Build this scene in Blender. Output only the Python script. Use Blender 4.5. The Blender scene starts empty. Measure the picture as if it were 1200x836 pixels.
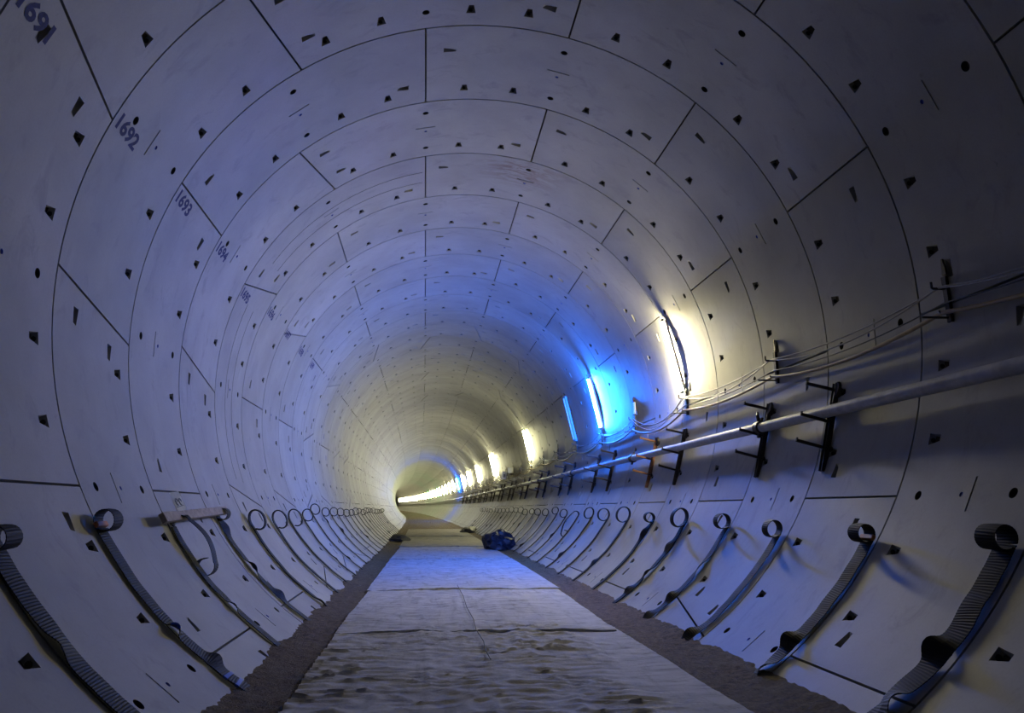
import bpy, bmesh, math, random
from mathutils import Vector, Matrix, noise
from mathutils.geometry import delaunay_2d_cdt

random.seed(7)
scene = bpy.context.scene
COL = scene.collection
rad = math.radians
PI = math.pi

# ------------------------------------------------------------------ measures
R = 3.31            # inner radius of the lining
W = 1.5             # width of one ring
D1 = 5.825          # distance from the camera to the joint between rings 1691 and 1692
AXZ = 0.837 * R     # height of the tunnel axis above the floor
S0 = 22.0           # where the straight ends
RC = 2850.0         # radius of the bend to the left
RZ = 60000.0        # radius of the sag curve

# ------------------------------------------------------------------ camera
cam_d = bpy.data.cameras.new('camera')
cam = bpy.data.objects.new('camera', cam_d)
COL.objects.link(cam)
YAW, PITCH, ROLL = 0.100835, 0.194080, -0.003239
fw = Vector((math.sin(YAW) * math.cos(PITCH), math.cos(YAW) * math.cos(PITCH), math.sin(PITCH)))
rt = Vector((math.cos(YAW), -math.sin(YAW), 0))
up = rt.cross(fw)
r2 = rt * math.cos(ROLL) + up * math.sin(ROLL)
u2 = up * math.cos(ROLL) - rt * math.sin(ROLL)
cm = Matrix((r2, u2, -fw)).transposed().to_4x4()
cm.translation = Vector((-0.18873 * R, 0, AXZ - 0.47024 * R))
cam.matrix_world = cm
cam_d.sensor_fit = 'HORIZONTAL'
cam_d.sensor_width = 36
cam_d.lens = 928.94 / 1200 * 36
cam_d.shift_x = 7 / 1200
cam_d.shift_y = -5 / 1200
cam_d.clip_start = 0.05
cam_d.clip_end = 1000
scene.camera = cam

# ------------------------------------------------------------------ world, exposure
world = bpy.data.worlds.new('world')
scene.world = world
world.use_nodes = True
world.node_tree.nodes['Background'].inputs[0].default_value = (0.004, 0.004, 0.006, 1)
world.node_tree.nodes['Background'].inputs[1].default_value = 1.0
scene.view_settings.view_transform = 'Standard'
scene.view_settings.look = 'None'
scene.view_settings.gamma = 1
scene.view_settings.use_curve_mapping = False
scene.view_settings.exposure = 0.0
# strength of the lamps (tube radiance)
WHITE = ((1.0, 0.88, 0.50), 850.0)
WARM = ((1.0, 0.95, 0.50), 690.0)
BLUE = ((0.012, 0.150, 1.0), 3150.0)
FAR = ((1.0, 0.94, 0.54), 980.0)
GREEN = ((0.40, 1.0, 0.40), 800.0)


# ------------------------------------------------------------------ tunnel path
def path(s):
    t = max(0.0, s - S0)
    return Vector((-t * t / (2 * RC), s, AXZ + t * t / (2 * RZ)))


def axes(s):
    t = max(0.0, s - S0)
    f = Vector((-t / RC, 1, t / RZ)).normalized()
    x = Vector((f.y, -f.x, 0)).normalized()
    return x, f, x.cross(f)


def ns(n):
    return D1 + n * W


def pt(th, s, inward=0.0):
    x, f, z = axes(s)
    a = rad(th)
    return path(s) + (R - inward) * (math.sin(a) * x + math.cos(a) * z)


def wall_frame(th, s):
    """origin on the wall, X along the tunnel, Y up towards the crown, Z inwards"""
    x, f, z = axes(s)
    a = rad(th)
    sg = 1 if th >= 0 else -1
    Y = sg * (-math.cos(a) * x + math.sin(a) * z)
    Z = -(math.sin(a) * x + math.cos(a) * z)
    X = Y.cross(Z)
    m = Matrix((X, Y, Z)).transposed().to_4x4()
    m.translation = pt(th, s)
    return m


def ring_matrix(n):
    x, f, z = axes(ns(n) + W / 2)
    m = Matrix((x, f, z)).transposed().to_4x4()
    m.translation = path(ns(n))
    return m


# ------------------------------------------------------------------ materials
def new_mat(name):
    m = bpy.data.materials.new(name)
    m.use_nodes = True
    nt = m.node_tree
    b = nt.nodes['Principled BSDF']
    return m, nt, b


def nd(nt, typ, **kw):
    n = nt.nodes.new(typ)
    for k, v in kw.items():
        if isinstance(k, str) and hasattr(n, k):
            setattr(n, k, v)
    return n


def noise_node(nt, vec, scale, detail=3, rough=0.55, dist=0.0):
    n = nt.nodes.new('ShaderNodeTexNoise')
    n.inputs['Scale'].default_value = scale
    n.inputs['Detail'].default_value = detail
    n.inputs['Roughness'].default_value = rough
    n.inputs['Distortion'].default_value = dist
    if vec is not None:
        nt.links.new(vec, n.inputs['Vector'])
    return n.outputs['Fac']


def ramp(nt, fac, stops):
    n = nt.nodes.new('ShaderNodeValToRGB')
    el = n.color_ramp.elements
    while len(el) < len(stops):
        el.new(0.5)
    for e, (p, c) in zip(el, stops):
        e.position = p
        e.color = (c[0], c[1], c[2], 1) if not isinstance(c, (int, float)) else (c, c, c, 1)
    nt.links.new(fac, n.inputs['Fac'])
    return n.outputs['Color']


def mix(nt, fac, a, b, mode='MIX'):
    n = nt.nodes.new('ShaderNodeMix')
    n.data_type = 'RGBA'
    n.blend_type = mode
    for sock, v in ((n.inputs[0], fac), (n.inputs[6], a), (n.inputs[7], b)):
        if hasattr(v, 'is_linked'):
            nt.links.new(v, sock)
        elif isinstance(v, (int, float)):
            sock.default_value = v
        else:
            sock.default_value = (v[0], v[1], v[2], 1)
    return n.outputs[2]


def bump(nt, b, height, strength=0.2, dist=0.01):
    n = nt.nodes.new('ShaderNodeBump')
    n.inputs['Strength'].default_value = strength
    n.inputs['Distance'].default_value = dist
    nt.links.new(height, n.inputs['Height'])
    nt.links.new(n.outputs['Normal'], b.inputs['Normal'])


def mapped(nt, vec, scale=(1, 1, 1), loc=(0, 0, 0)):
    n = nt.nodes.new('ShaderNodeMapping')
    n.inputs['Scale'].default_value = scale
    n.inputs['Location'].default_value = loc
    nt.links.new(vec, n.inputs['Vector'])
    return n.outputs['Vector']


def concrete(name, rust=False):
    m, nt, b = new_mat(name)
    g = nt.nodes.new('ShaderNodeNewGeometry').outputs['Position']
    oi = nt.nodes.new('ShaderNodeObjectInfo')
    big = ramp(nt, noise_node(nt, g, 0.9, 4, 0.6), [(0.30, (0.27, 0.265, 0.255)), (0.70, (0.37, 0.363, 0.352))])
    tint = ramp(nt, oi.outputs['Random'], [(0.0, 0.84), (1.0, 1.0)])
    c = mix(nt, 1.0, big, tint, 'MULTIPLY')
    # cloudy smudges left by the moulds
    sm = ramp(nt, noise_node(nt, mapped(nt, g, (1, 1.6, 1)), 2.6, 4, 0.65, 0.6), [(0.56, 0.0), (0.74, 0.6)])
    c = mix(nt, sm, c, (0.19, 0.185, 0.195))
    sp = ramp(nt, noise_node(nt, g, 9.0, 3, 0.6), [(0.70, 0.0), (0.78, 0.5)])
    c = mix(nt, sp, c, (0.17, 0.165, 0.16))
    fine = noise_node(nt, g, 60, 3, 0.6)
    c = mix(nt, ramp(nt, fine, [(0.3, 0.10), (0.6, 0.0)]), c, (0.14, 0.135, 0.13))
    if rust:
        tc = nt.nodes.new('ShaderNodeTexCoord').outputs['Object']
        sx = nt.nodes.new('ShaderNodeSeparateXYZ')
        nt.links.new(tc, sx.inputs[0])
        grad = nt.nodes.new('ShaderNodeVectorMath')
        grad.operation = 'DISTANCE'
        nt.links.new(mapped(nt, tc, (1.0, 1.1, 0.0)), grad.inputs[0])
        grad.inputs[1].default_value = (-0.10, 0.40, 0)
        mask = ramp(nt, grad.outputs['Value'], [(0.10, 1.0), (0.75, 0.0)])
        st = ramp(nt, noise_node(nt, mapped(nt, tc, (1.6, 5.5, 1)), 2.2, 4, 0.65, 0.8), [(0.44, 0.0), (0.60, 0.85)])
        c = mix(nt, mix(nt, 1.0, mask, st, 'MULTIPLY'), c, (0.16, 0.095, 0.075))
    nt.links.new(c, b.inputs['Base Color'])
    b.inputs['Roughness'].default_value = 0.58
    b.inputs['Specular IOR Level'].default_value = 0.35
    bump(nt, b, noise_node(nt, g, 35, 4, 0.6), 0.12, 0.004)
    return m


def simple(name, col, rough=0.6, metal=0.0, var=0.25, scale=12.0, bmp=0.0, spec=0.5):
    m, nt, b = new_mat(name)
    g = nt.nodes.new('ShaderNodeTexCoord').outputs['Object']
    f = noise_node(nt, g, scale, 4, 0.6)
    lo = [c * (1 - var) for c in col]
    hi = [min(1, c * (1 + var)) for c in col]
    nt.links.new(ramp(nt, f, [(0.3, lo), (0.7, hi)]), b.inputs['Base Color'])
    b.inputs['Roughness'].default_value = rough
    b.inputs['Metallic'].default_value = metal
    b.inputs['Specular IOR Level'].default_value = spec
    if bmp:
        bump(nt, b, f, bmp, 0.01)
    return m


def emit(name, col, strength):
    m, nt, b = new_mat(name)
    b.inputs['Base Color'].default_value = (0.8, 0.8, 0.8, 1)
    b.inputs['Emission Color'].default_value = (*col, 1)
    b.inputs['Emission Strength'].default_value = strength
    return m


M_CON = concrete('precast_concrete')
M_CONR = concrete('precast_concrete_rust_stained', True)
M_SOCK = simple('socket_plastic', (0.03, 0.028, 0.026), 0.5)
M_DOT = simple('blue_plug', (0.02, 0.05, 0.35), 0.5, var=0.1)
M_JOINT = simple('joint_rubber', (0.045, 0.032, 0.022), 0.85)
M_INK = simple('stencil_ink', (0.018, 0.022, 0.10), 0.8, var=0.45, scale=30)
M_STRAP = simple('black_ribbed_plastic', (0.009, 0.009, 0.012), 0.68, var=0.3, spec=0.14)
M_TAPEB = simple('blue_tape', (0.03, 0.10, 0.62), 0.35, var=0.15)
M_TIE = simple('orange_tie', (0.45, 0.15, 0.04), 0.6)
M_STEEL = simple('dark_steel', (0.035, 0.028, 0.026), 0.55, 0.4, var=0.5, scale=20, bmp=0.2)
M_RUST = simple('rusty_steel', (0.13, 0.055, 0.028), 0.85, 0.1, var=0.6, scale=18, bmp=0.3)
M_PIPE = simple('galvanised_pipe', (0.36, 0.36, 0.38), 0.6, 0.0, var=0.2, scale=9)
M_CABLE = simple('tan_cable', (0.30, 0.22, 0.12), 0.5, var=0.15)
M_CABLEG = simple('grey_cable', (0.30, 0.29, 0.28), 0.5, var=0.15)
M_CABLED = simple('black_cable', (0.03, 0.03, 0.03), 0.5)
M_CASE = simple('lamp_housing', (0.62, 0.62, 0.62), 0.5, var=0.08)
M_CAP = simple('lamp_cap', (0.10, 0.10, 0.10), 0.5)
M_OFF = simple('unlit_tube_glass', (0.85, 0.87, 0.88), 0.2, var=0.02)
M_WHITEB = simple('white_enamel', (0.75, 0.75, 0.72), 0.5, var=0.05)
M_PAPER = simple('paper', (0.74, 0.76, 0.78), 0.8, var=0.06)
M_GREYINK = simple('faded_ink', (0.30, 0.34, 0.38), 0.8, var=0.2)
M_WOOD = simple('grey_timber', (0.30, 0.25, 0.21), 0.8, var=0.3, scale=25, bmp=0.2)
M_TARP = simple('blue_tarpaulin', (0.012, 0.017, 0.034), 0.55, var=0.4, scale=7)
M_DARKT = simple('dark_rubber_sheet', (0.03, 0.03, 0.032), 0.6)
M_TUBE = {'white': emit('lit_tube_white', *WHITE), 'warm': emit('lit_tube_warm', *WARM),
          'far': emit('lit_tube_far', *FAR), 'blue': emit('lit_tube_blue', *BLUE), 'green': emit('lit_tube_green', *GREEN), 'off': M_OFF}


def mat_floor():
    m, nt, b = new_mat('rough_mortar_bed')
    g = nt.nodes.new('ShaderNodeNewGeometry').outputs['Position']
    f = noise_node(nt, g, 15, 5, 0.75)
    big = noise_node(nt, g, 2.0, 3, 0.6)
    c = ramp(nt, f, [(0.36, (0.032, 0.021, 0.008)), (0.68, (0.23, 0.16, 0.072))])
    c = mix(nt, ramp(nt, big, [(0.35, 0.0), (0.7, 0.5)]), c, (0.17, 0.125, 0.065))
    nt.links.new(c, b.inputs['Base Color'])
    b.inputs['Roughness'].default_value = 0.9
    bump(nt, b, noise_node(nt, g, 38, 4, 0.75), 1.0, 0.04)
    return m


def mat_sheet(name, lo, hi, dirt):
    m, nt, b = new_mat(name)
    g = nt.nodes.new('ShaderNodeNewGeometry').outputs['Position']
    c = ramp(nt, noise_node(nt, g, 3.0, 4, 0.6), [(0.3, lo), (0.7, hi)])
    # mud carried along the walked line and rubbed into the folds
    d1 = ramp(nt, noise_node(nt, mapped(nt, g, (1.3, 4.2, 1.0)), 2.6, 5, 0.7, 0.7), [(0.50, 0.0), (0.70, dirt)])
    d2 = ramp(nt, noise_node(nt, mapped(nt, g, (6.0, 0.8, 1.0), (3, 1, 0)), 1.6, 4, 0.6, 0.5), [(0.54, 0.0), (0.72, dirt * 0.6)])
    c = mix(nt, d1, c, (0.115, 0.105, 0.090))
    c = mix(nt, d2, c, (0.17, 0.16, 0.145))
    nt.links.new(c, b.inputs['Base Color'])
    b.inputs['Roughness'].default_value = 0.85
    b.inputs['Specular IOR Level'].default_value = 0.25
    bump(nt, b, noise_node(nt, mapped(nt, g, (1.0, 1.5, 1.0)), 45, 3, 0.6), 0.35, 0.008)
    return m


M_FLOOR = mat_floor()
M_SHEET = mat_sheet('pale_geotextile', (0.42, 0.42, 0.43), (0.56, 0.56, 0.57), 0.75)
M_SHEET2 = mat_sheet('muddy_geotextile', (0.24, 0.22, 0.17), (0.36, 0.33, 0.26), 0.8)


# ------------------------------------------------------------------ object helpers
def tag(o, label=None, cat=None, group=None, kind=None):
    if label: o['label'] = label
    if cat: o['category'] = cat
    if group: o['group'] = group
    if kind: o['kind'] = kind
    return o


def empty(name, matrix):
    o = bpy.data.objects.new(name, None)
    o.empty_display_size = 0.1
    COL.objects.link(o)
    o.matrix_world = matrix
    return o


def link_mesh(name, me, parent=None, matrix=None):
    o = bpy.data.objects.new(name, me)
    COL.objects.link(o)
    if parent is not None:
        o.parent = parent
    if matrix is not None:
        o.matrix_basis = matrix
    return o


def to_mesh(bm, name, mats, smooth=30, recalc=True):
    if recalc:
        bmesh.ops.recalc_face_normals(bm, faces=bm.faces)
    me = bpy.data.meshes.new(name)
    bm.to_mesh(me)
    bm.free()
    for m in (mats if isinstance(mats, (list, tuple)) else [mats]):
        me.materials.append(m)
    if smooth is not None:
        me.polygons.foreach_set('use_smooth', [True] * len(me.polygons))
        me.set_sharp_from_angle(angle=rad(smooth))
    return me


def add_box(bm, c, size, rot=None, bev=0.0, mi=0):
    vs = []
    h = [s / 2 for s in size]
    pts = [(-1, -1, -1), (1, -1, -1), (1, 1, -1), (-1, 1, -1), (-1, -1, 1), (1, -1, 1), (1, 1, 1), (-1, 1, 1)]
    for p in pts:
        v = Vector((p[0] * h[0], p[1] * h[1], p[2] * h[2]))
        if rot is not None:
            v = rot @ v
        vs.append(bm.verts.new(v + Vector(c)))
    fs = []
    for f in ((0, 3, 2, 1), (4, 5, 6, 7), (0, 1, 5, 4), (1, 2, 6, 5), (2, 3, 7, 6), (3, 0, 4, 7)):
        fc = bm.faces.new([vs[i] for i in f])
        fc.material_index = mi
        fs.append(fc)
    if bev:
        es = list({e for f in fs for e in f.edges})
        bmesh.ops.bevel(bm, geom=es, offset=bev, segments=1, affect='EDGES', profile=0.5)


def add_tube(bm, pts, r, seg=8, cap=True):
    """tube along a polyline; r may be a list"""
    n = len(pts)
    rows = []
    prev = None
    for i, p in enumerate(pts):
        p = Vector(p)
        t = (Vector(pts[min(i + 1, n - 1)]) - Vector(pts[max(i - 1, 0)])).normalized()
        if prev is None:
            a = Vector((0, 0, 1)) if abs(t.z) < 0.9 else Vector((1, 0, 0))
            u = t.cross(a).normalized()
        else:
            u = (prev - t * prev.dot(t)).normalized()
        prev = u
        v = t.cross(u)
        rr = r[i] if isinstance(r, (list, tuple)) else r
        rows.append([bm.verts.new(p + rr * (math.cos(2 * PI * k / seg) * u + math.sin(2 * PI * k / seg) * v)) for k in range(seg)])
    for a, b in zip(rows, rows[1:]):
        for k in range(seg):
            bm.faces.new((a[k], a[(k + 1) % seg], b[(k + 1) % seg], b[k]))
    if cap:
        bm.faces.new(rows[0][::-1])
        bm.faces.new(rows[-1])


ORD = ['first', 'second', 'third', 'fourth', 'fifth', 'sixth', 'seventh', 'eighth', 'ninth', 'tenth', 'eleventh',
       'twelfth', 'thirteenth', 'fourteenth', 'fifteenth', 'sixteenth', 'seventeenth', 'eighteenth', 'nineteenth',
       'twentieth', 'twenty-first', 'twenty-second', 'twenty-third', 'twenty-fourth', 'twenty-fifth', 'twenty-sixth',
       'twenty-seventh', 'twenty-eighth', 'twenty-ninth', 'thirtieth']

# ================================================================== the lining
SEG = 360 / 7
GAP = 0.0095
SLANT = 2.6          # degrees by which the side of a key leans each way


def inside(p, poly):
    x, y = p
    c = False
    j = len(poly) - 1
    for i in range(len(poly)):
        xi, yi = poly[i]
        xj, yj = poly[j]
        if (yi > y) != (yj > y) and x < (xj - xi) * (y - yi) / (yj - yi) + xi:
            c = not c
        j = i
    return c


def segment_mesh(name, left='plain', right='plain', grooves=None, mats=None):
    """one precast segment around theta = 0, y from 0 to W, with its bolt pockets sunk into it.
    left/right: 'plain', 'key' (this is the key: the side flares) or 'by_key' (the neighbour is the key)"""
    H = SEG / 2
    off = {'plain': 0, 'key': SLANT, 'by_key': -SLANT}

    def lb(v): return -H - off[left] * (2 * v - 1)

    def rb(v): return H + off[right] * (2 * v - 1)
    dg = GAP / (R * PI / 180)
    D2U = R * PI / 180

    feats = []      # (kind, polygon in degrees / fraction of the width, depth, material, deep-end point list)

    def poly_trap(tc):
        feats.append(('trap', [(tc - 0.42, 0.775), (tc + 0.42, 0.775), (tc + 0.82, 0.862), (tc - 0.82, 0.862)], 0.085))

    def poly_skew(tc, vc, d):
        # d = +1: the joint lies on the low-angle side, -1: on the high-angle side
        if d > 0:
            pl = [(tc - 1.2, vc - 0.028), (tc + 1.15, vc - 0.006), (tc + 1.15, vc + 0.024), (tc - 1.25, vc + 0.024)]
            feats.append(('skewL', pl, 0.075))
        else:
            pl = [(tc - 1.1, vc - 0.026), (tc + 1.2, vc - 0.028), (tc + 1.1, vc + 0.032), (tc - 1.25, vc + 0.010)]
            feats.append(('skewR', pl, 0.075))

    def poly_circ(tc, vc, r, depth, kind, seg):
        feats.append((kind, [(tc + math.cos(2 * PI * k / seg) * r / D2U, vc + math.sin(2 * PI * k / seg) * r / W) for k in range(seg)], depth))

    for tc in (-17.85, -7.8, 7.8, 17.85):
        poly_trap(tc)
    poly_circ(0, 0.182, 0.037, 0.10, 'hole', 14)
    poly_circ(0, 0.822, 0.037, 0.10, 'hole', 14)
    poly_circ(0, 0.505, 0.019, 0.012, 'dot', 8)
    feats.append(('slot', [(-2.2, 0.429), (2.2, 0.429), (2.2, 0.441), (-2.2, 0.441)], 0.008))
    if left == 'plain':
        poly_skew(-H + 4.6, 0.288, 1)
    elif left == 'by_key':
        poly_skew(lb(0.25) + 3.9, 0.25, 1)
        poly_skew(lb(0.70) + 4.2, 0.70, 1)
    if right == 'plain':
        poly_skew(H - 4.6, 0.73, -1)
    elif right == 'by_key':
        poly_skew(rb(0.25) - 3.9, 0.25, -1)
        poly_skew(rb(0.70) - 4.2, 0.70, -1)
    for (t0, t1, v) in (grooves or []):
        k = 12
        lo = [(t0 + (t1 - t0) * i / k, v - 0.0035) for i in range(k + 1)]
        hi = [(t1 + (t0 - t1) * i / k, v + 0.0035) for i in range(k + 1)]
        feats.append(('groove', lo + hi, 0.02))

    # outline
    vg = GAP / W
    nb = 20
    outline = []
    for i in range(nb + 1):
        f = i / nb
        outline.append((lb(vg) + dg + (rb(vg) - lb(vg) - 2 * dg) * f, vg))
    for f in (0.2, 0.4, 0.6, 0.8):
        outline.append((rb(vg + (1 - 2 * vg) * f) - dg, vg + (1 - 2 * vg) * f))
    for i in range(nb + 1):
        f = 1 - i / nb
        outline.append((lb(1 - vg) + dg + (rb(1 - vg) - lb(1 - vg) - 2 * dg) * f, 1 - vg))
    for f in (0.8, 0.6, 0.4, 0.2):
        outline.append((lb(vg + (1 - 2 * vg) * f) + dg, vg + (1 - 2 * vg) * f))
    pts2 = [Vector((t * D2U, v * W)) for t, v in outline]
    edges = [(i, (i + 1) % len(outline)) for i in range(len(outline))]
    polys = []
    for ft in feats:
        st = len(pts2)
        pl = [(t * D2U, v * W) for t, v in ft[1]]
        polys.append(pl)
        pts2 += [Vector(p) for p in pl]
        edges += [(st + i, st + (i + 1) % len(pl)) for i in range(len(pl))]
    for i in range(1, nb):
        for j in range(1, 6):
            v = vg + (1 - 2 * vg) * j / 6
            t = lb(v) + dg + (rb(v) - lb(v) - 2 * dg) * i / nb
            p = (t * D2U, v * W)
            near = False
            for pl in polys:
                xs = [q[0] for q in pl]
                ys = [q[1] for q in pl]
                if min(xs) - 0.03 < p[0] < max(xs) + 0.03 and min(ys) - 0.03 < p[1] < max(ys) + 0.03:
                    near = True
            if not near:
                pts2.append(Vector(p))
    vo, eo, fo, ov, oe, of = delaunay_2d_cdt(pts2, edges, [], 0, 1e-5)

    def P(x, y, depth=0.0):
        a = x / R
        return Vector(((R + depth) * math.sin(a), y, (R + depth) * math.cos(a)))

    bm = bmesh.new()
    bv = [bm.verts.new(P(v.x, v.y)) for v in vo]
    for f in fo:
        c = ((vo[f[0]].x + vo[f[1]].x + vo[f[2]].x) / 3, (vo[f[0]].y + vo[f[1]].y + vo[f[2]].y) / 3)
        if any(inside(c, pl) for pl in polys):
            continue
        try:
            bm.faces.new([bv[i] for i in f])
        except ValueError:
            pass
    lut = {}
    for i, o in enumerate(ov):
        for k in o:
            lut[k] = bv[i]
    # skirt down the sides of the segment
    no = len(outline)
    low = [bm.verts.new(P(pts2[i].x, pts2[i].y, 0.06)) for i in range(no)]
    for i in range(no):
        j = (i + 1) % no
        bm.faces.new((lut[i], lut[j], low[j], low[i]))
    # sunk pockets
    k0 = no
    for ft, pl in zip(feats, polys):
        kind, depth = ft[0], ft[2]
        n = len(pl)
        top = [lut[k0 + i] for i in range(n)]
        k0 += n
        mi = 0
        cx = sum(p[0] for p in pl) / n
        cy = sum(p[1] for p in pl) / n
        bot = []
        for i, p in enumerate(pl):
            d, q = depth, p
            if kind == 'trap':
                # deep face towards the ring joint, floor rising to the narrow end
                q = (cx + (p[0] - cx) * 0.8, p[1] - 0.004 if i >= 2 else p[1] + 0.03)
                d = depth if i >= 2 else depth * 0.35
            elif kind == 'skewL':
                q = (p[0] if i in (0, 3) else p[0] - 0.03, cy + (p[1] - cy) * 0.8)
                d = depth if i in (0, 3) else depth * 0.3
            elif kind == 'skewR':
                q = (p[0] if i in (1, 2) else p[0] + 0.03, cy + (p[1] - cy) * 0.8)
                d = depth if i in (1, 2) else depth * 0.3
            bot.append(bm.verts.new(P(q[0], q[1], d)))
        if kind == 'hole':
            mi = 1
        elif kind == 'dot':
            mi = 2
        elif kind == 'groove':
            mi = 3
        for i in range(n):
            j = (i + 1) % n
            f = bm.faces.new((top[i], top[j], bot[j], bot[i]))
            f.material_index = mi
        if kind == 'groove':
            h = n // 2
            for i in range(h - 1):
                f = bm.faces.new((bot[i], bot[i + 1], bot[n - 2 - i], bot[n - 1 - i]))
                f.material_index = mi
        else:
            f = bm.faces.new(bot)
            f.material_index = mi
        if kind == 'trap':
            # bolt hole in the deep face of the pocket
            a, b2 = bot[2].co, bot[3].co
            c = (a + b2) / 2 * 0.35 + (top[2].co + top[3].co) / 2 * 0.65
            c = c + Vector((0, -0.004, 0))
            ring = [bm.verts.new(c + Vector((math.cos(2 * PI * k / 8) * 0.02, -0.001, math.sin(2 * PI * k / 8) * 0.02))) for k in range(8)]
            f = bm.faces.new(ring)
            f.material_index = 1
    loose = [v for v in bm.verts if not v.link_faces]
    bmesh.ops.delete(bm, geom=loose, context='VERTS')
    bmesh.ops.recalc_face_normals(bm, faces=bm.faces)
    bm.faces.ensure_lookup_table()
    # the wall face must look at the axis
    f0 = max((f for f in bm.faces if f.material_index == 0), key=lambda f: f.calc_area())
    if f0.normal.dot(Vector((0, 0, -1))) < 0:
        bmesh.ops.reverse_faces(bm, faces=bm.faces)
    return to_mesh(bm, name, mats or [M_CON, M_SOCK, M_DOT, M_JOINT], 25, recalc=False)


SM = {
    'plain': segment_mesh('segment_plain'),
    'key': segment_mesh('segment_key', 'key', 'key'),
    'left_of_key': segment_mesh('segment_left_of_key', 'plain', 'by_key'),
    'right_of_key': segment_mesh('segment_right_of_key', 'by_key', 'plain'),
    'key_grooved': segment_mesh('segment_key_grooved', 'key', 'key', [(-21.6, 20.5, 0.35), (-22.2, 20.2, 0.59)]),
    'right_grooved': segment_mesh('segment_right_grooved', 'by_key', 'plain', [(-19.5, 24.9, 0.35), (-19.5, 24.9, 0.59)]),
    'plain_stained': segment_mesh('segment_stained', mats=[M_CONR, M_SOCK, M_DOT, M_JOINT]),
}

lining = empty('wall_tunnel', Matrix.Translation((0, 0, 0)))
tag(lining, 'round tunnel lining of pale precast concrete segments with bolt pockets', 'tunnel wall', kind='structure')

FIRST, LAST = -3, 38
KEY0 = {-3: 13.6, -2: -63.5, -1: -37.8, 0: -63.5, 1: 167.9, 2: -63.5, 3: -89.2}
CENTRES_ODD = [-37.8 + SEG * k for k in range(7)]     # joints at -12.1 ...
CENTRES_EVEN = [-63.5 + SEG * k for k in range(7)]    # joints at 13.6 ...


def wrap(a):
    while a > 180: a -= 360
    while a <= -180: a += 360
    return a


seg_at = {}
rs = random.Random(11)
for n in range(FIRST, LAST + 1):
    cs = CENTRES_ODD if n % 2 else CENTRES_EVEN
    if n in KEY0:
        ki = min(range(7), key=lambda k: abs(wrap(cs[k] - KEY0[n])))
    else:
        ki = rs.choice([0, 1, 2, 5, 6])
    rm = ring_matrix(n)
    for k in range(7):
        kind = 'plain'
        if k == ki: kind = 'key'
        elif k == (ki - 1) % 7: kind = 'left_of_key'
        elif k == (ki + 1) % 7: kind = 'right_of_key'
        c = wrap(cs[k])
        if n == 3 and kind == 'key': kind = 'key_grooved'
        if n == 3 and kind == 'right_of_key': kind = 'right_grooved'
        if n == 3 and kind == 'plain' and abs(c - 13.6) < 2: kind = 'plain_stained'
        o = link_mesh('concrete_segment', SM[kind], lining, rm @ Matrix.Rotation(rad(c), 4, 'Y'))
        seg_at[(n, round(c))] = o


def far_rings(name, n0, n1, step=1):
    """plain rings joined into one part: too far off to tell apart"""
    bm = bmesh.new()
    for n in range(n0, n1 + 1):
        cs = CENTRES_ODD if n % 2 else CENTRES_EVEN
        rm = ring_matrix(n)
        sub = 6
        for c in cs:
            dg = GAP / (R * PI / 180)
            rows = []
            for y in (GAP, W - GAP):
                rows.append([[bm.verts.new(rm @ Vector(((R + d) * math.sin(rad(c - SEG / 2 + dg + (SEG - 2 * dg) * i / sub)), y,
                                                         (R + d) * math.cos(rad(c - SEG / 2 + dg + (SEG - 2 * dg) * i / sub)))))
                              for i in range(sub + 1)] for d in (0, 0.06)])
            a, b = rows
            for i in range(sub):
                bm.faces.new((a[0][i], b[0][i], b[0][i + 1], a[0][i + 1]))
                bm.faces.new((a[0][i], a[0][i + 1], a[1][i + 1], a[1][i]))
                bm.faces.new((b[0][i], b[0][i + 1], b[1][i + 1], b[1][i]))
            bm.faces.new((a[0][0], b[0][0], b[1][0], a[1][0]))
            bm.faces.new((a[0][-1], b[0][-1], b[1][-1], a[1][-1]))
    o = link_mesh(name, to_mesh(bm, name, M_CON, 25, recalc=False), lining)
    tag(o, kind='stuff')
    return o


far_rings('distant_segments', LAST + 1, 205)
far_rings('rear_segments', -14, FIRST - 1)

# dark gasket behind the joints
bm = bmesh.new()
prev = None
for n in range(-14, 207):
    x, f, z = axes(ns(n))
    row = [bm.verts.new(path(ns(n)) + (R + 0.05) * (math.sin(2 * PI * k / 84) * x + math.cos(2 * PI * k / 84) * z)) for k in range(84)]
    if prev:
        for k in range(84):
            bm.faces.new((prev[k], row[k], row[(k + 1) % 84], prev[(k + 1) % 84]))
    prev = row
link_mesh('joint_gasket', to_mesh(bm, 'joint_gasket', M_JOINT, None), lining)


# stencilled ring numbers, each a part of the segment it is painted on
def text_mesh(body, height, width, mat):
    cu = bpy.data.curves.new('txt', 'FONT')
    cu.body = body
    cu.size = 1.0
    cu.offset = 0.036
    cu.resolution_u = 3
    o = bpy.data.objects.new('txt', cu)
    COL.objects.link(o)
    dg = bpy.context.evaluated_depsgraph_get()
    dg.update()
    me = bpy.data.meshes.new_from_object(o.evaluated_get(dg))
    bpy.data.objects.remove(o)
    xs = [v.co.x for v in me.vertices]
    ys = [v.co.y for v in me.vertices]
    sx, sy = width / (max(xs) - min(xs)), height / (max(ys) - min(ys))
    mx, my = (max(xs) + min(xs)) / 2, (max(ys) + min(ys)) / 2
    for v in me.vertices:
        v.co = Vector(((v.co.x - mx) * sx, (v.co.y - my) * sy, 0))
    me.materials.clear()
    me.materials.append(mat)
    return me


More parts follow.
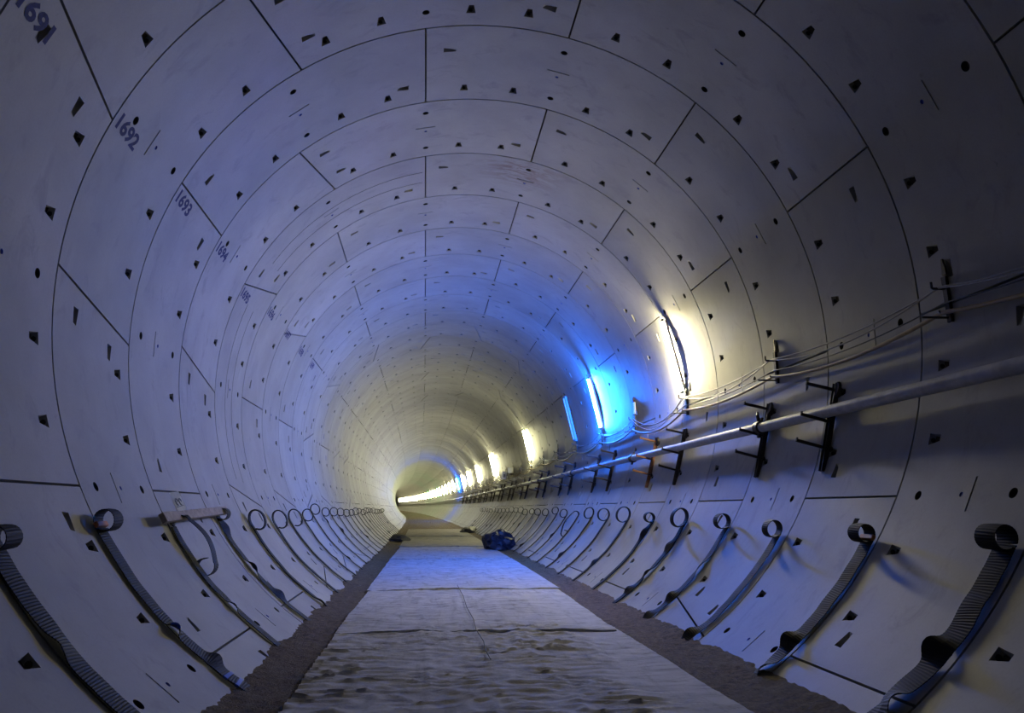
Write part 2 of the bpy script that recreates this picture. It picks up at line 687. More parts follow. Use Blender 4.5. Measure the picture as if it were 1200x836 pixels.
for n in range(-2, 8):
    c = -89.2 if n % 2 else -63.5
    seg = min((o for (m, cc), o in seg_at.items() if m == n and abs(wrap(cc - c)) < 3), key=lambda o: 0)
    th = -65.5
    v0, v1 = 0.045, 0.315
    if n == 3: th = -67.8
    if n == -1: v0, v1 = 0.04, 0.30
    me = text_mesh(str(1692 + n), 0.142, (v1 - v0) * W, M_INK)
    wm = wall_frame(th, ns(n + (v0 + v1) / 2)) @ Matrix.Translation((0, 0, 0.0025)) @ Matrix.Rotation(rad(-3), 4, 'Z')
    o = link_mesh('ring_number', me, seg)
    o.matrix_basis = seg.matrix_basis.inverted() @ wm
    tag(o, 'dark blue stencilled number')

# ================================================================== floor
FE = 0.575 * R


def floor_z(x, s):
    t = max(0.0, s - S0)
    base = t * t / (2 * RZ)
    e = abs(x) / (0.547 * R)
    h = 0.009 * noise.noise((x * 9, s * 9, 0)) + 0.012 * noise.noise((x * 2.6, s * 2.6, 5)) + 0.013 * noise.noise((x * 19, s * 19, 9))
    slump = max(0.0, (e - 0.90)) * 0.40 * (0.8 + 0.55 * noise.noise((0, s * 1.3, 3 if x > 0 else 8)))
    if abs(x) < 0.40 * R:
        h = -0.01 + 0.2 * h
    return base + h + slump


def floor_rows():
    s = -16.0
    while s < 320:
        yield s
        d = max(1.0, s)
        s += 0.5 if s < 0.8 else (0.045 if s < 9 else (0.09 if s < 20 else (0.3 if s < 45 else 2.0)))


xs = []
x = -FE
while x < FE + 1e-6:
    xs.append(x)
    x += 0.035 if abs(x) > 0.36 * R else 0.17
bm = bmesh.new()
prev = None
for s in floor_rows():
    cx = path(s).x
    row = [bm.verts.new((cx + x, s, floor_z(x, s))) for x in xs]
    if prev:
        for a in range(len(xs) - 1):
            bm.faces.new((prev[a], prev[a + 1], row[a + 1], row[a]))
    prev = row
fl = link_mesh('floor', to_mesh(bm, 'floor', M_FLOOR, 80, recalc=False))
tag(fl, 'rough brown mortar bed along the bottom of the tunnel', 'floor', kind='structure')


def sheet(n0, n1, x0, x1, x0b, x1b, mat, label, lift, res, amp, seed, edge=0.02, skew=0.0):
    """wrinkled fabric sheet on the floor, from ring n0 to n1 (edges x in units of R)"""
    sA, sB = ns(n0), ns(n1)
    ny = max(8, int((sB - sA) / res))
    nx = max(8, int((x1 - x0) * R / (res * 1.2)))
    orig = Vector((path((sA + sB) / 2).x, (sA + sB) / 2, 0))
    bm = bmesh.new()
    rows = []
    for j in range(ny + 1):
        fj = j / ny
        row = []
        for i in range(nx + 1):
            fi = i / nx
            xa = (x0 + (x0b - x0) * fj)
            xb = (x1 + (x1b - x1) * fj)
            s = sA + (sB - sA) * fj + skew * (fi - 0.5) * (1 - fj)
            wob = 0.012 * noise.noise((s * 1.3, seed, 1)) + 0.006 * noise.noise((s * 6, seed, 2))
            x = (xa + (xb - xa) * fi) * R + wob * (1 if fi > 0.5 else -1) * abs(2 * fi - 1)
            s += 0.05 * noise.noise((x * 1.1, seed, 7)) * (1 - fj) + 0.02 * noise.noise((x * 5, seed, 9)) * (1 - fj)
            q = (x * 2.6 + 0.8 * noise.noise((x * 2, s * 2, seed)), s * 7.0, seed)
            r1 = 1 - abs(noise.noise(q)) * 2.2
            r2_ = 1 - abs(noise.noise((x * 5.5, s * 12 + 0.9 * x, seed + 4))) * 2.2
            lum = noise.noise((x * 1.0, s * 0.9, seed + 2))
            a = amp * (0.45 + 0.9 * max(0.0, 0.5 + lum))
            if x > 0.22 * R:
                a *= max(0.25, 1 - (x - 0.22 * R) / (0.1 * R))
            w = a * (max(0, r1) ** 2 * 1.0 + max(0, r2_) ** 2 * 0.5)
            w += amp * 0.6 * noise.noise((x * 2.4, s * 0.6, seed + 6))
            # long creases running with the tunnel
            for xc, ph in ((-0.62, 0.0), (-0.22, 2.0), (0.30, 1.0)):
                dxx = (x - xc - 0.05 * math.sin(s * 1.1 + ph + seed)) / 0.03
                w += min(amp * 0.55, 0.006) * math.exp(-dxx * dxx)
            # the edge nearest the camera stands up a little
            e = math.exp(-((s - sA) / 0.10) ** 2)
            w += edge * e * (0.55 + 0.9 * noise.noise((x * 1.9, seed, 4)))
            t = max(0.0, s - S0)
            row.append(bm.verts.new(Vector((path(s).x + x, s, t * t / (2 * RZ) + lift + max(-0.004, w))) - orig))
        rows.append(row)
    for a, b in zip(rows, rows[1:]):
        for i in range(nx):
            bm.faces.new((a[i], a[i + 1], b[i + 1], b[i]))
    # hem: thickness all round
    loop = rows[0] + [r[-1] for r in rows[1:]] + rows[-1][-2::-1] + [r[0] for r in rows[-2:0:-1]]
    low = []
    for v in loop:
        low.append(bm.verts.new((v.co.x, v.co.y, max(v.co.z - 0.012 - 0.5 * (v.co.z - lift if v.co.z > lift else 0), -0.03))))
    for i in range(len(loop)):
        j = (i + 1) % len(loop)
        bm.faces.new((loop[j], loop[i], low[i], low[j]))
    o = link_mesh('geotextile_sheet', to_mesh(bm, 'geotextile_sheet', mat, 50, recalc=False))
    o.location = orig
    tag(o, label, 'floor sheet', 'fabric sheets laid along the floor')
    return o


sheet(-2.9, 1.80, -0.445, 0.415, -0.440, 0.395, M_SHEET, 'pale wrinkled fabric sheet nearest the camera with muddy folds', 0.012, 0.024, 0.021, 1.0)
sheet(1.55, 4.45, -0.446, 0.388, -0.430, 0.420, M_SHEET, 'pale fabric sheet on the floor, second from the camera', 0.020, 0.032, 0.013, 12.0, 0.030, -0.16)
sheet(4.25, 9.2, -0.440, 0.43, -0.430, 0.445, M_SHEET, 'long smooth pale fabric sheet, third from the camera', 0.026, 0.05, 0.010, 23.0, 0.028)
sheet(9.0, 13.2, -0.43, 0.44, -0.41, 0.44, M_SHEET, 'blue lit fabric sheet, fourth from the camera, left of the blue tarpaulin', 0.030, 0.08, 0.010, 31.0, 0.03)
sheet(13.0, 19.3, -0.42, 0.44, -0.42, 0.45, M_SHEET2, 'muddy fabric sheet just beyond the crumpled blue tarpaulin', 0.034, 0.12, 0.014, 42.0, 0.03)
sheet(19.0, 27.0, -0.43, 0.46, -0.43, 0.46, M_SHEET2, 'farthest muddy brown fabric sheet in the dim yellow stretch', 0.036, 0.2, 0.02, 55.0, 0.04)


# ================================================================== ribbed straps
def ribbon(path3, wdir, width, rib, t0, twist=None):
    """ribbon mesh along 3-D points: width lies along wdir turned by the twist"""
    bm = bmesh.new()
    n = len(path3)
    rows = []
    for i, p in enumerate(path3):
        tg = (path3[min(i + 1, n - 1)] - path3[max(i - 1, 0)]).normalized()
        w = wdir - tg * wdir.dot(tg)
        w.normalize()
        nn = tg.cross(w)
        a = twist[i] if twist else 0.0
        w2 = w * math.cos(a) + nn * math.sin(a)
        n2 = nn * math.cos(a) - w * math.sin(a)
        th = (t0 + (rib if i % 2 else 0.0)) / 2
        hw = width / 2
        rows.append([bm.verts.new(p + w2 * hw + n2 * th * 0.6), bm.verts.new(p + n2 * th * 1.25), bm.verts.new(p - w2 * hw + n2 * th * 0.6),
                     bm.verts.new(p - w2 * hw - n2 * th * 0.6), bm.verts.new(p - n2 * th * 1.25), bm.verts.new(p + w2 * hw - n2 * th * 0.6)])
    for a, b in zip(rows, rows[1:]):
        for k in range(6):
            bm.faces.new((a[k], a[(k + 1) % 6], b[(k + 1) % 6], b[k]))
    bm.faces.new(rows[0][::-1])
    bm.faces.new(rows[-1])
    return bm


def strap(side, n, idx, spec):
    rr = random.Random(1000 + n * 7 + (500 if side > 0 else 0))
    s = ns(n + spec.get('dn', 0.03))
    step = 0.0095 if n <= 3 else (0.03 if n <= 9 else 0.06)
    thick = 0.006 if n <= 2 else 0.015
    top = spec.get('top', 121.2 + rr.uniform(-0.8, 0.8))
    th0 = 149.0
    L = (th0 - top) * R * PI / 180
    width = spec.get('width', 0.12)
    folds = spec.get('folds')
    if folds is None:
        folds = [(rr.uniform(0.15, 0.9), rr.choice((-1, 1)) * rr.uniform(0.4, 0.8), rr.uniform(0.03, 0.05)) for _ in range(rr.choice((0, 0, 1, 1)))]
    base = pt(side * top, s)
    root = empty('ribbed_strap', Matrix.Translation(base))
    x, fy, z = axes(s)
    pts, tw = [], []
    cnt = int(L / step)
    for i in range(cnt + 1):
        f = i / cnt                      # 0 at the floor, 1 at the top
        th = th0 + (top - th0) * f
        a = 0.0
        lift = 0.014 + 0.008 * (1 + noise.noise((f * 5, n * 3.1, side * 9)))
        for (fc, am, wd) in folds:
            e = math.exp(-((f - fc) / wd) ** 2)
            a += 0.5 * am * e
        lift += abs(math.sin(a)) * width * 0.40
        dy = 0.05 * noise.noise((f * 2.2, n * 1.7, side * 5 + 2)) * math.sin(PI * f) + 0.012 * noise.noise((f * 9, n, side))
        lean = spec.get('lean', 0.0) * (1 - f)
        pts.append(pt(side * th, s + dy + lean, lift) - base)
        tw.append(a)
    strip = link_mesh('strip', to_mesh(ribbon(pts, fy, width, 0.0055 if n <= 3 else 0, thick, tw), 'strip', M_STRAP, 12 if n <= 3 else 50), root)
    # curl at the top
    m = wall_frame(side * top, s)
    et = (m.to_3x3() @ Vector((0, 1, 0)))
    en = (m.to_3x3() @ Vector((0, 0, 1)))
    p0 = pts[-1]
    kind = spec.get('curl', 'round')
    rad_ = spec.get('r', rr.uniform(0.08, 0.105))
    cp = []
    if kind == 'round':
        el = spec.get('el', rr.uniform(1.0, 1.25))
        tot = spec.get('turn', 5.9)
        k = max(14, int(rad_ * tot / step))
        for i in range(k + 1):
            ph = tot * i / k
            q = rad_ * (1 - 0.03 * ph)
            cp.append(p0 + et * (math.sin(ph) * q * el) + en * ((1 - math.cos(ph)) * q) + fy * (0.015 * ph / tot))
    else:
        # folded back over itself, hanging down with a small loop at its end
        drop = spec.get('drop', 0.42)
        q = 0.06
        k = max(8, int(q * PI / step))
        for i in range(k + 1):
            ph = PI * i / k
            cp.append(p0 + et * (math.sin(ph) * q) + en * ((1 - math.cos(ph)) * q) + fy * (0.10 * i / k))
        b0 = cp[-1]
        k = max(8, int(drop / step))
        for i in range(1, k + 1):
            f = i / k
            cp.append(b0 - et * (drop * f) + en * (0.05 * math.sin(f * PI)) + fy * (0.08 * f))
        b1 = cp[-1]
        k = max(12, int(0.075 * 5.2 / step))
        for i in range(1, k + 1):
            ph = 5.2 * i / k
            cp.append(b1 - et * (math.sin(ph) * 0.075) - en * ((1 - math.cos(ph)) * 0.075) - fy * (0.10 * i / k))
    link_mesh('curl', to_mesh(ribbon(cp, fy, width * 0.97, 0.005 if n <= 3 else 0, thick), 'curl', M_STRAP, 12 if n <= 3 else 50), root)
    for (fa, fb, mm) in spec.get('tape', []):
        seg = [pts[int(cnt * (fa + (fb - fa) * i / 6))] for i in range(7)]
        tws = [tw[int(cnt * (fa + (fb - fa) * i / 6))] for i in range(7)]
        link_mesh('tape', to_mesh(ribbon(seg, fy, width * 1.06, 0, 0.022, tws), 'tape', mm, 40), strip)
    if 'tie' in spec:
        bm = bmesh.new()
        c = p0 + en * 0.012
        add_box(bm, c, (0.04, 0.18, 0.03), m.to_3x3() @ Matrix.Rotation(PI / 2, 3, 'Z'), 0.006)
        link_mesh('tie', to_mesh(bm, 'tie', M_TIE, 30), strip)
    sd = 'left' if side < 0 else 'right'
    lab = spec.get('label') or 'black ribbed strap with curled top on the %s wall, %s from the camera' % (sd, ORD[idx])
    tag(root, lab, 'strap', 'ribbed straps along the %s wall' % sd)
    return root


LS = {-1: dict(top=121.6, folds=[(0.6, 0.35, 0.05)], dn=0.03, r=0.058, turn=5.6, width=0.17),
      0: dict(top=120.4, folds=[(0.46, 0.8, 0.025), (0.26, -0.6, 0.03)], dn=-0.02, r=0.072, el=1.1, width=0.165,
              tape=[(0.455, 0.485, M_TAPEB), (0.165, 0.180, M_TAPEB), (0.115, 0.13, M_TAPEB)], tie=1, lean=0.05,
              label='thick black ribbed strap banded with blue tape on the left wall'),
      1: dict(top=121.3, folds=[(0.45, 0.6, 0.03)], curl='hang', drop=0.44, dn=0.02, width=0.14,
              label='black strap folded back over the plank and hanging in a small loop'),
      2: dict(top=120.0, folds=[(0.92, -0.5, 0.05), (0.60, 0.9, 0.045), (0.36, -0.6, 0.04)], r=0.065, turn=6.0, dn=0.14, width=0.15,
              label='twisted black strap with small curl at the far end of the plank'),
      3: dict(top=122.0, folds=[(0.15, 0.5, 0.04)], r=0.098, el=1.45, turn=5.5, dn=0.08, width=0.12),
      4: dict(top=122.4, folds=[], r=0.10, el=1.5, turn=5.5, dn=0.08, width=0.12),
      5: dict(top=122.2, folds=[], r=0.105, el=1.5, turn=5.4, dn=0.05, width=0.12),
      6: dict(top=121.6, folds=[(0.4, 0.5, 0.04)], r=0.10, el=1.2, dn=0.05, width=0.12),
      7: dict(top=119.4, folds=[(0.3, 0.6, 0.04)], r=0.095, width=0.12)}
RS = {-1: dict(top=122.6, folds=[(0.50, 0.9, 0.04), (0.22, -0.8, 0.05)], dn=0.09, r=0.075, width=0.18,
               label='black ribbed strap at the right edge, nearest on the right wall'),
      0: dict(top=123.0, folds=[(0.33, 0.9, 0.04), (0.12, -0.8, 0.05)], dn=0.06, r=0.072, el=1.0, width=0.16, tie=1,
              label='shiny black ribbed strap with a tight curl, second on the right wall'),
      1: dict(top=123.2, folds=[(0.13, 0.9, 0.05)], dn=0.11, r=0.078, width=0.13),
      2: dict(top=122.2, folds=[(0.62, -0.7, 0.06), (0.33, 0.9, 0.045), (0.12, 0.7, 0.04)], r=0.085, width=0.13),
      3: dict(top=122.0, folds=[(0.75, 0.7, 0.05), (0.45, -0.9, 0.05), (0.25, 0.8, 0.04)], r=0.105, el=1.3, width=0.13),
      4: dict(top=122.0, folds=[(0.85, 0.8, 0.06)], r=0.08, el=0.95, width=0.13),
      5: dict(top=121.8, folds=[(0.4, 0.6, 0.04)], r=0.12, el=1.2, width=0.12),
      6: dict(top=122.0, folds=[], r=0.115, el=1.1, width=0.12),
      7: dict(top=121.4, folds=[(0.35, 0.7, 0.04)], r=0.10, el=1.3, width=0.12),
      8: dict(top=121.6, folds=[], curl='hang', drop=0.5, width=0.12, label='black strap hanging doubled in a narrow loop on the right wall')}
for i, n in enumerate(range(-1, 26)):
    strap(-1, n, i, LS.get(n, {}))
for i, n in enumerate(range(-1, 28)):
    strap(1, n, i, RS.get(n, {}))

# ================================================================== brackets and pipe on the right wall
def bracket_meshes():
    d = {}
    bm = bmesh.new()        # channel: web and two flanges
    add_box(bm, (0, 0, 0.012), (0.062, 0.86, 0.010))
    add_box(bm, (0.027, 0, 0.036), (0.008, 0.86, 0.046))
    add_box(bm, (-0.027, 0, 0.036), (0.008, 0.86, 0.046))
    d['post'] = bm
    bm = bmesh.new()
    add_box(bm, (0, 0, 0.155), (0.030, 0.028, 0.31), None, 0.003)
    add_box(bm, (0, 0.018, 0.305), (0.026, 0.022, 0.012), None, 0.002)
    d['arm'] = bm
    bm = bmesh.new()        # rounded plate at the head
    k = 14
    lo = [bm.verts.new((0.035 + 0.055 * max(0, math.cos(2 * PI * i / k)), 0.085 * math.sin(2 * PI * i / k), 0.008)) for i in range(k)]
    hi = [bm.verts.new((v.co.x, v.co.y * 0.8, 0.052)) for v in lo]
    for i in range(k):
        bm.faces.new((lo[i], lo[(i + 1) % k], hi[(i + 1) % k], hi[i]))
    bm.faces.new(lo[::-1]); bm.faces.new(hi)
    d['head_plate'] = bm
    bm = bmesh.new()
    add_tube(bm, [(0, 0, 0.0), (0, 0, 0.03)], 0.026, 6)
    add_tube(bm, [(0, 0, 0.03), (0, 0, 0.07)], 0.010, 8)
    d['anchor_bolt'] = bm
    return {k: (to_mesh(b.copy(), k, M_STEEL, 30), to_mesh(b, k + '_rusty', M_RUST, 30)) for k, b in d.items()}


BM = bracket_meshes()
ARM_Y = (0.365, 0.050, -0.205)
BR = [n for n in range(-3, 45) if n % 3 != 2]
vis = 0
for n in BR:
    root = empty('pipe_bracket', wall_frame(104.4, ns(n + 0.885)))
    rusty = 1 if n in (4, 13) else 0
    link_mesh('post', BM['post'][rusty], root)
    for y in ARM_Y:
        link_mesh('arm', BM['arm'][rusty], root, Matrix.Translation((0, y, 0.02)) @ Matrix.Rotation(rad(2 if y > 0.3 else 0), 4, 'X'))
    if n < 25:
        link_mesh('head_plate', BM['head_plate'][0], root, Matrix.Translation((0, 0.37, 0)))
        link_mesh('anchor_bolt', BM['anchor_bolt'][0], root, Matrix.Translation((0.045, -0.21, 0.0)))
    if n < 0:
        lab = 'dark steel pipe bracket on the right wall %s' % ('level with the camera' if n == -3 else 'between the camera and the picture edge')
    elif n == 4:
        lab = 'rust orange pipe bracket under the bright white lamp'
    elif n == 13:
        lab = 'rust orange pipe bracket far down the right wall'
    elif vis < 30:
        lab = 'dark steel three-armed pipe bracket on the right wall, %s from the camera' % ORD[vis]
    else:
        lab = 'distant steel pipe bracket, a tiny dark stroke under the far lamps'
    if n >= 0: vis += 1
    tag(root, lab, 'bracket', 'pipe brackets along the right wall')

PTH, PIN, PR = 102.2, 0.1096, 0.056
proot = empty('service_pipe', Matrix.Translation(pt(PTH, ns(-3), PIN)))
tag(proot, 'long galvanised grey pipe carried on brackets along the right wall', 'pipe')
pl = proot.location.copy()
cuts = [-6.14, -2.14, 1.86, 5.6, 9.6, 13.6, 17.6, 21.6, 25.6, 33.6, 41.6, 57.6, 73.6, 105.6, 150, 200]
couplings = {}
for a, b in zip(cuts, cuts[1:]):
    k = 2 if b < 10 else 5
    bm = bmesh.new()
    add_tube(bm, [pt(PTH, ns(a + (b - a) * i / k), PIN) - pl for i in range(k + 1)], PR, 18 if a < 10 else 8)
    link_mesh('pipe_section', to_mesh(bm, 'pipe_section', M_PIPE, 40), proot)
    if b < 30:
        bm = bmesh.new()
        c = ns(b)
        add_tube(bm, [pt(PTH, c - 0.06, PIN) - pl, pt(PTH, c - 0.05, PIN) - pl, pt(PTH, c + 0.05, PIN) - pl, pt(PTH, c + 0.06, PIN) - pl],
                 [PR + 0.005, PR + 0.02, PR + 0.02, PR + 0.005], 18)
        wf = wall_frame(PTH, c)
        rel = wf.to_3x3()
        cc = pt(PTH, c, PIN) - pl
        for dy in (-1, 1):
            add_box(bm, cc + rel @ Vector((0, dy * (PR + 0.035), 0)), (0.06, 0.05, 0.03), rel, 0.004)
        coup = link_mesh('coupling', to_mesh(bm, 'coupling', M_STEEL, 40), proot)
        couplings[b] = coup
    if a == 1.86:
        bm = bmesh.new()
        c = ns(1.86)
        wf = wall_frame(PTH, c).to_3x3()
        cc = pt(PTH, c, PIN) - pl
        add_tube(bm, [cc + wf @ Vector((0, PR, 0.02)), cc + wf @ Vector((0.0, PR + 0.07, 0.05)), cc + wf @ Vector((-0.09, PR + 0.12, 0.02)), cc + wf @ Vector((-0.16, PR + 0.11, 0.0))], [0.022, 0.02, 0.017, 0.008], 8)
        link_mesh('clamp_lever', to_mesh(bm, 'clamp_lever', M_STEEL, 40), couplings[1.86])

# ================================================================== cable hangers and cables
HG = [-4.25, -2.25, -0.25, 1.75, 3.83, 5.83, 7.75, 9.75] + [11.75 + 2 * i for i in range(25)]


def hanger_meshes():
    d = {}
    bm = bmesh.new()
    add_box(bm, (0, -0.02, 0.025), (0.050, 0.36, 0.018), Matrix.Rotation(rad(3), 3, 'Z'), 0.002)
    add_box(bm, (0.012, -0.02, 0.012), (0.012, 0.36, 0.024), Matrix.Rotation(rad(3), 3, 'Z'))
    d['post'] = bm
    bm = bmesh.new()
    vs = [(-0.018, 0.17, 0.02), (0.03, 0.17, 0.02), (0.028, 0.21, 0.02), (-0.008, 0.30, 0.012), (-0.02, 0.30, 0.012)]
    lo = [bm.verts.new(v) for v in vs]
    hi = [bm.verts.new((v[0], v[1], v[2] + 0.014)) for v in vs]
    for i in range(5):
        bm.faces.new((lo[i], lo[(i + 1) % 5], hi[(i + 1) % 5], hi[i]))
    bm.faces.new(lo[::-1]); bm.faces.new(hi)
    d['top_plate'] = bm
    bm = bmesh.new()
    add_tube(bm, [(0, 0.06, 0.02), (0, 0.06, 0.13), (0, 0.065, 0.138), (0, 0.11, 0.14)], 0.010, 6)
    d['hook'] = bm
    bm = bmesh.new()
    add_tube(bm, [(0, -0.165, 0.01), (0, -0.165, 0.24)], 0.009, 6)
    d['rod'] = bm
    bm = bmesh.new()
    add_tube(bm, [(0, -0.125, 0.02), (0, -0.135, 0.06), (0, -0.13, 0.09), (0, -0.11, 0.10)], 0.007, 6)
    d['cable_clip'] = bm
    return {k: to_mesh(b, k, M_STEEL, 30) for k, b in d.items()}


HM = hanger_meshes()
hv = 0
for n in HG:
    if n > 45: continue
    root = empty('cable_hanger', wall_frame(89.9, ns(n)))
    pst = link_mesh('post', HM['post'], root)
    for k in ('top_plate', 'hook', 'rod'):
        q = link_mesh(k, HM[k], root)
    link_mesh('cable_clip', HM['cable_clip'], q)
    if n < -1:
        lab = 'dark cable hanger on the right wall %s' % ('behind the camera' if n < -4 else 'just out of the picture edge')
    elif n < 12:
        lab = 'dark steel cable hanger on the right wall, %s from the camera' % ORD[hv]
    else:
        lab = 'distant dark cable hanger below the far lamps, %s from the camera' % ORD[hv]
    if n > -1: hv += 1
    if abs(n - 5.83) < 0.01:
        bm = bmesh.new()
        add_box(bm, (-0.02, 0.32, 0.03), (0.07, 0.34, 0.03), None, 0.004)
        link_mesh('extension_bar', to_mesh(bm, 'extension_bar', M_RUST, 30), root)
        bm = bmesh.new()
        add_box(bm, (0.075, 0.27, 0.05), (0.13, 0.22, 0.02), None, 0.004)
        link_mesh('tag_plate', to_mesh(bm, 'tag_plate', M_WHITEB, 30), root)
        lab = 'rusty cable hanger with a white plate between the white and blue lamps'
    tag(root, lab, 'hanger', 'cable hangers along the right wall')


def cable(name, th, inw, sag, r, mat, label, seed):
    loc = pt(th, ns(HG[0]), inw)
    pts = []
    rr = random.Random(seed)
    for a, b in zip(HG, HG[1:]):
        k = 14 if a < 10 else (6 if a < 30 else 3)
        sg = sag * rr.uniform(0.75, 1.35)
        if abs(a - 3.83) < 0.1: sg *= 1.5
        if a < 3: sg *= 0.75
        for i in range(k):
            f = i / k
            p = pt(th, ns(a + (b - a) * f), inw - 0.02 * math.sin(PI * f))
            p.z -= sg * 4 * f * (1 - f)
            p.x -= 0.02 * math.sin(PI * f)
            pts.append(p - loc)
    bm = bmesh.new()
    add_tube(bm, pts, r, 7)
    o = link_mesh(name, to_mesh(bm, name, mat, 60))
    o.location = loc
    tag(o, label, 'cable', 'cables sagging between the hangers')


cable('power_cable', 92.15, 0.075, 0.11, 0.017, M_CABLE, 'thick tan cable sagging lowest between the hangers', 1)
cable('thin_cable', 88.55, 0.055, 0.13, 0.0075, M_CABLEG, 'thin grey cable on the hook tips, uppermost of the cables', 2)
cable('thin_cable', 88.75, 0.09, 0.19, 0.0075, M_CABLEG, 'thin grey cable sagging just under the uppermost one', 3)
cable('black_cable', 90.8, 0.05, 0.10, 0.006, M_CABLED, 'thin black cable running close to the wall behind the hangers', 4)

# ================================================================== lamps
def lamp(n, kind, label, tube_side, near=True, group=None, length=1.16):
    root = empty('fluorescent_lamp', wall_frame(76.8, ns(n)))
    # X points to the camera on this wall: the tube sits on the far side (-1), in front (0) or on the near side (+1) of the housing
    hx0, hx1, hz0, hz1, xt, zt = {-1: (-0.040, 0.022, 0.048, 0.088, -0.066, 0.104),
                                  0: (-0.030, 0.030, 0.080, 0.125, 0.0, 0.150),
                                  1: (-0.100, 0.030, 0.060, 0.115, 0.012, 0.150)}[tube_side]
    bm = bmesh.new()
    add_box(bm, ((hx0 + hx1) / 2, 0, (hz0 + hz1) / 2), (hx1 - hx0, length + 0.04, hz1 - hz0), None, 0.008)
    hous = link_mesh('housing', to_mesh(bm, 'housing', M_CASE, 30), root)
    bm = bmesh.new()
    k = 4 if near else 1
    add_tube(bm, [(xt, -length / 2 + 0.03 + (length - 0.06) * i / k, zt) for i in range(k + 1)], 0.020, 8 if near else 5)
    link_mesh('tube', to_mesh(bm, 'tube', M_TUBE[kind], 60), root)
    if near:
        for sgn in (-1, 1):
            bm = bmesh.new()
            add_box(bm, (xt * 0.8, sgn * (length / 2 - 0.008), zt - 0.012), (0.055, 0.045, 0.06), None, 0.006)
            link_mesh('end_cap', to_mesh(bm, 'end_cap', M_CAP, 30), hous)
            bm = bmesh.new()
            add_box(bm, (0, sgn * length * 0.36, 0.055), (0.03, 0.02, 0.11), None, 0.002)
            link_mesh('wall_clip', to_mesh(bm, 'wall_clip', M_STEEL, 30), hous)
    tag(root, label, 'lamp', group or 'fluorescent lamps on the right wall')
    return root


lamp(3.86, 'white', 'glaring white fluorescent lamp on the right wall, nearest the camera', -1)
lamp(7.60, 'blue', 'bright blue fluorescent lamp on the right wall', 1)
lamp(9.72, 'off', 'unlit pale fluorescent tube just beyond the blue lamp', 1)
lamp(15.7, 'warm', 'warm fluorescent lamp beyond the unlit tube, left of the cables', -1)
lamp(25.2, 'far', 'blazing warm lamp left of the white electrical boxes', 0)
lamp(32.5, 'far', 'third warm lamp down the tunnel, left of the blazing one', 0)
n = 38.5
i = 0
while n < 196:
    kd = 'blue' if i == 2 else ('green' if i in (8, 12) else 'far')
    lab = {'blue': 'distant blue lamp colouring the far rings of the tunnel',
           'green': 'distant greenish lamp near the far bend, %s of the two' % ('nearer' if i == 8 else 'farther')}.get(kd, 'distant warm lamp in the merging far row of lights, %s of that row' % ORD[i])
    lamp(n, kd, lab, 0, near=False)
    n += 5.0 + (1.5 if n > 90 else 0)
    i += 1

# ================================================================== small things
# plank lying across two straps on the left wall
A, B = pt(-120.5, ns(0.72), 0.10), pt(-119.2, ns(2.26), 0.085)
d = (B - A)
mid = (A + B) / 2
wf = wall_frame(-119, ns(1.55))
yy = d.normalized()
zz = (wf.to_3x3() @ Vector((0, 0, 1)))
xx = yy.cross(zz).normalized()
zz = xx.cross(yy)
m = Matrix((xx, yy, zz)).transposed().to_4x4()
m.translation = mid
bm = bmesh.new()
add_box(bm, (0, 0, 0), (0.085, d.length, 0.045), None, 0.004)
o = link_mesh('wooden_plank', to_mesh(bm, 'wooden_plank', M_WOOD, 30), None, m)
tag(o, 'narrow grey wooden plank propped across two straps on the left wall', 'plank')

# paper notice
root = empty('paper_notice', wall_frame(-116.75, ns(1.40)) @ Matrix.Rotation(rad(4), 4, 'Z'))
bm = bmesh.new()
gx, gy = 4, 6
g = [[bm.verts.new(((i / gx - 0.5) * 0.31, (j / gy - 0.5) * 0.205, 0.004 + 0.002 * math.sin(i * 1.7 + j))) for i in range(gx + 1)] for j in range(gy + 1)]
for j in range(gy):
    for i in range(gx):
        bm.faces.new((g[j][i], g[j][i + 1], g[j + 1][i + 1], g[j + 1][i]))
r_ = bmesh.ops.solidify(bm, geom=bm.faces[:], thickness=0.0015)
ppr = link_mesh('sheet_of_paper', to_mesh(bm, 'sheet_of_paper', M_PAPER, 40), root)
bm = bmesh.new()
for (x0, y0, a) in ((-0.06, 0.0, 0), (0.05, -0.005, 0)):
    pts = [(x0 + 0.035 * math.cos(t * 0.6), y0 + 0.035 * math.sin(t * 0.6), 0.0085) for t in range(9)]
    add_tube(bm, pts, 0.005, 5)
add_tube(bm, [(-0.10, -0.05, 0.0085), (0.09, -0.045, 0.0085)], 0.004, 5)
link_mesh('scribble', to_mesh(bm, 'scribble', M_GREYINK, 40), ppr)
tag(root, 'white paper notice stuck to the left wall above the plank', 'notice')


def crumple(name, loc, size, mat, label, cat, seed, sub=4):
    bm = bmesh.new()
    bmesh.ops.create_icosphere(bm, subdivisions=sub, radius=1)
    for v in bm.verts:
        p = v.co.copy()
        a = noise.noise(p * 1.3 + Vector((seed, 0, 0)))
        b = 1 - abs(noise.noise(p * 2.8 + Vector((0, seed, 0)))) * 2
        c = noise.noise(p * 7 + Vector((0, 0, seed)))
        k = 1 + 0.38 * a + 0.20 * b + 0.07 * c
        q = Vector((p.x * size[0] * k, p.y * size[1] * k, max(0.0, (p.z * k + 0.25)) * size[2]))
        v.co = q
    o = link_mesh(name, to_mesh(bm, name, mat, 35))
    o.location = loc
    tag(o, label, cat)
    return o


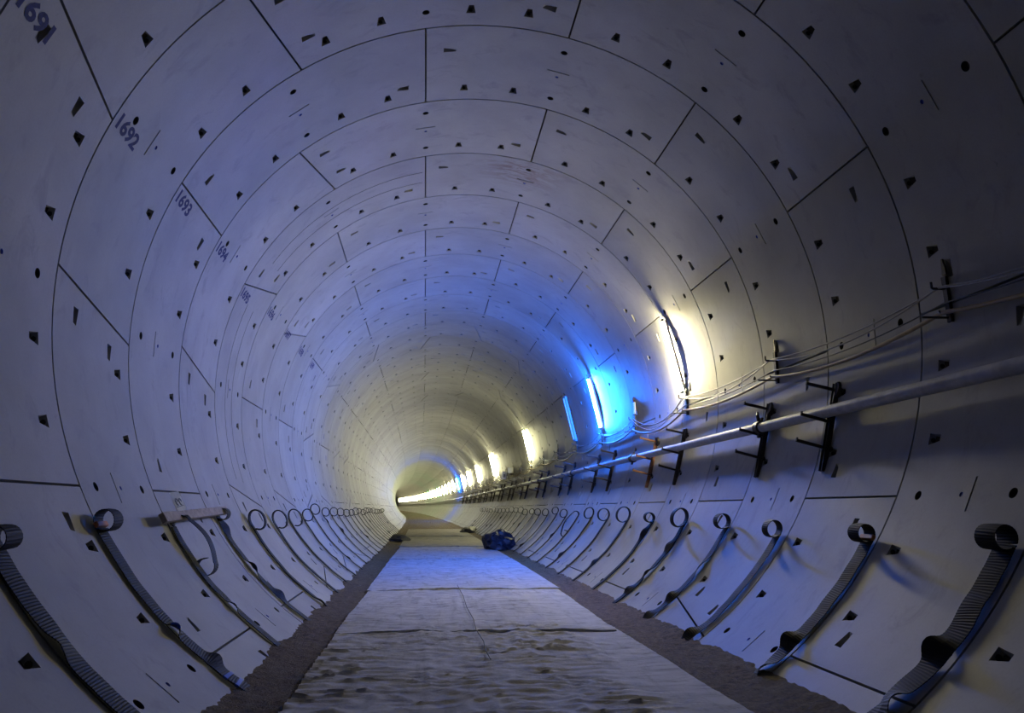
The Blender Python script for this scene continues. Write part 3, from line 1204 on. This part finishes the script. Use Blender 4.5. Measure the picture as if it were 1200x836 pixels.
crumple('crumpled_tarpaulin', (0.48 * R, ns(12.1), 0.03), (0.44, 0.5, 0.40), M_TARP, 'crumpled dark blue tarpaulin heaped at the right edge of the floor', 'tarpaulin', 3.0)
s = ns(16.5)
crumple('rubber_sheet', (path(s).x - 0.47 * R, s, 0.03), (0.34, 0.5, 0.16), M_DARKT, 'small dark heap at the left edge of the floor', 'heap', 8.0, 3)
s = ns(23)
crumple('rubber_sheet', (path(s).x + 0.50 * R, s, 0.03), (0.38, 0.7, 0.2), M_DARKT, 'small dark heap at the right edge of the floor beyond the tarpaulin', 'heap', 5.0, 3)

# white electrical boxes far down the right wall
root = empty('electrical_box', wall_frame(88.6, ns(19.6)))
bm = bmesh.new()
add_box(bm, (0, 0, 0.16), (0.20, 0.24, 0.24), None, 0.012)
link_mesh('box', to_mesh(bm, 'box', M_WHITEB, 30), root)
bm = bmesh.new()
add_box(bm, (0, -0.16, 0.14), (0.12, 0.10, 0.12), None, 0.01)
link_mesh('cable_gland', to_mesh(bm, 'cable_gland', M_STEEL, 30), root)
tag(root, 'pale square electrical box among the cables beyond the unlit tube', 'electrical box')
root = empty('number_sign', wall_frame(91.6, ns(20.6)) @ Matrix.Translation((0, 0, 0.28)) @ Matrix.Rotation(rad(80), 4, 'Y') @ Matrix.Rotation(rad(-8), 4, 'Z'))
bm = bmesh.new()
add_box(bm, (0, 0, 0), (0.22, 0.36, 0.015), None, 0.003)
plt = link_mesh('plate', to_mesh(bm, 'plate', M_WHITEB, 30), root)
me = text_mesh('0', 0.15, 0.09, M_SOCK)
link_mesh('numeral', me, plt, Matrix.Translation((0, -0.02, 0.012)))
link_mesh('bracket_arm', BM['arm'][0], root, Matrix.Translation((0.1, -0.1, -0.02)) @ Matrix.Rotation(rad(90), 4, 'Y'))
tag(root, 'small white sign with a round numeral hung beside the electrical box', 'sign')

# thin dark cord lying along the fabric
def floor_at(px, py, h):
    v = fw + (px - 593) / 928.94 * r2 - (py - 413) / 928.94 * u2
    c = cam.matrix_world.translation
    return c + v * ((h - c.z) / v.z)


cps = [floor_at(x, y, 0.05) for x, y in ((536, 686), (543, 699), (547, 712), (555, 726), (558, 738), (567, 752), (569, 762), (575, 773))]
bm = bmesh.new()
add_tube(bm, [p - cps[0] for p in cps], 0.0045, 6)
o = link_mesh('cord', to_mesh(bm, 'cord', M_DARKT, 60))
o.location = cps[0]
tag(o, 'thin dark cord lying lengthwise across the two nearest fabric sheets', 'cord')
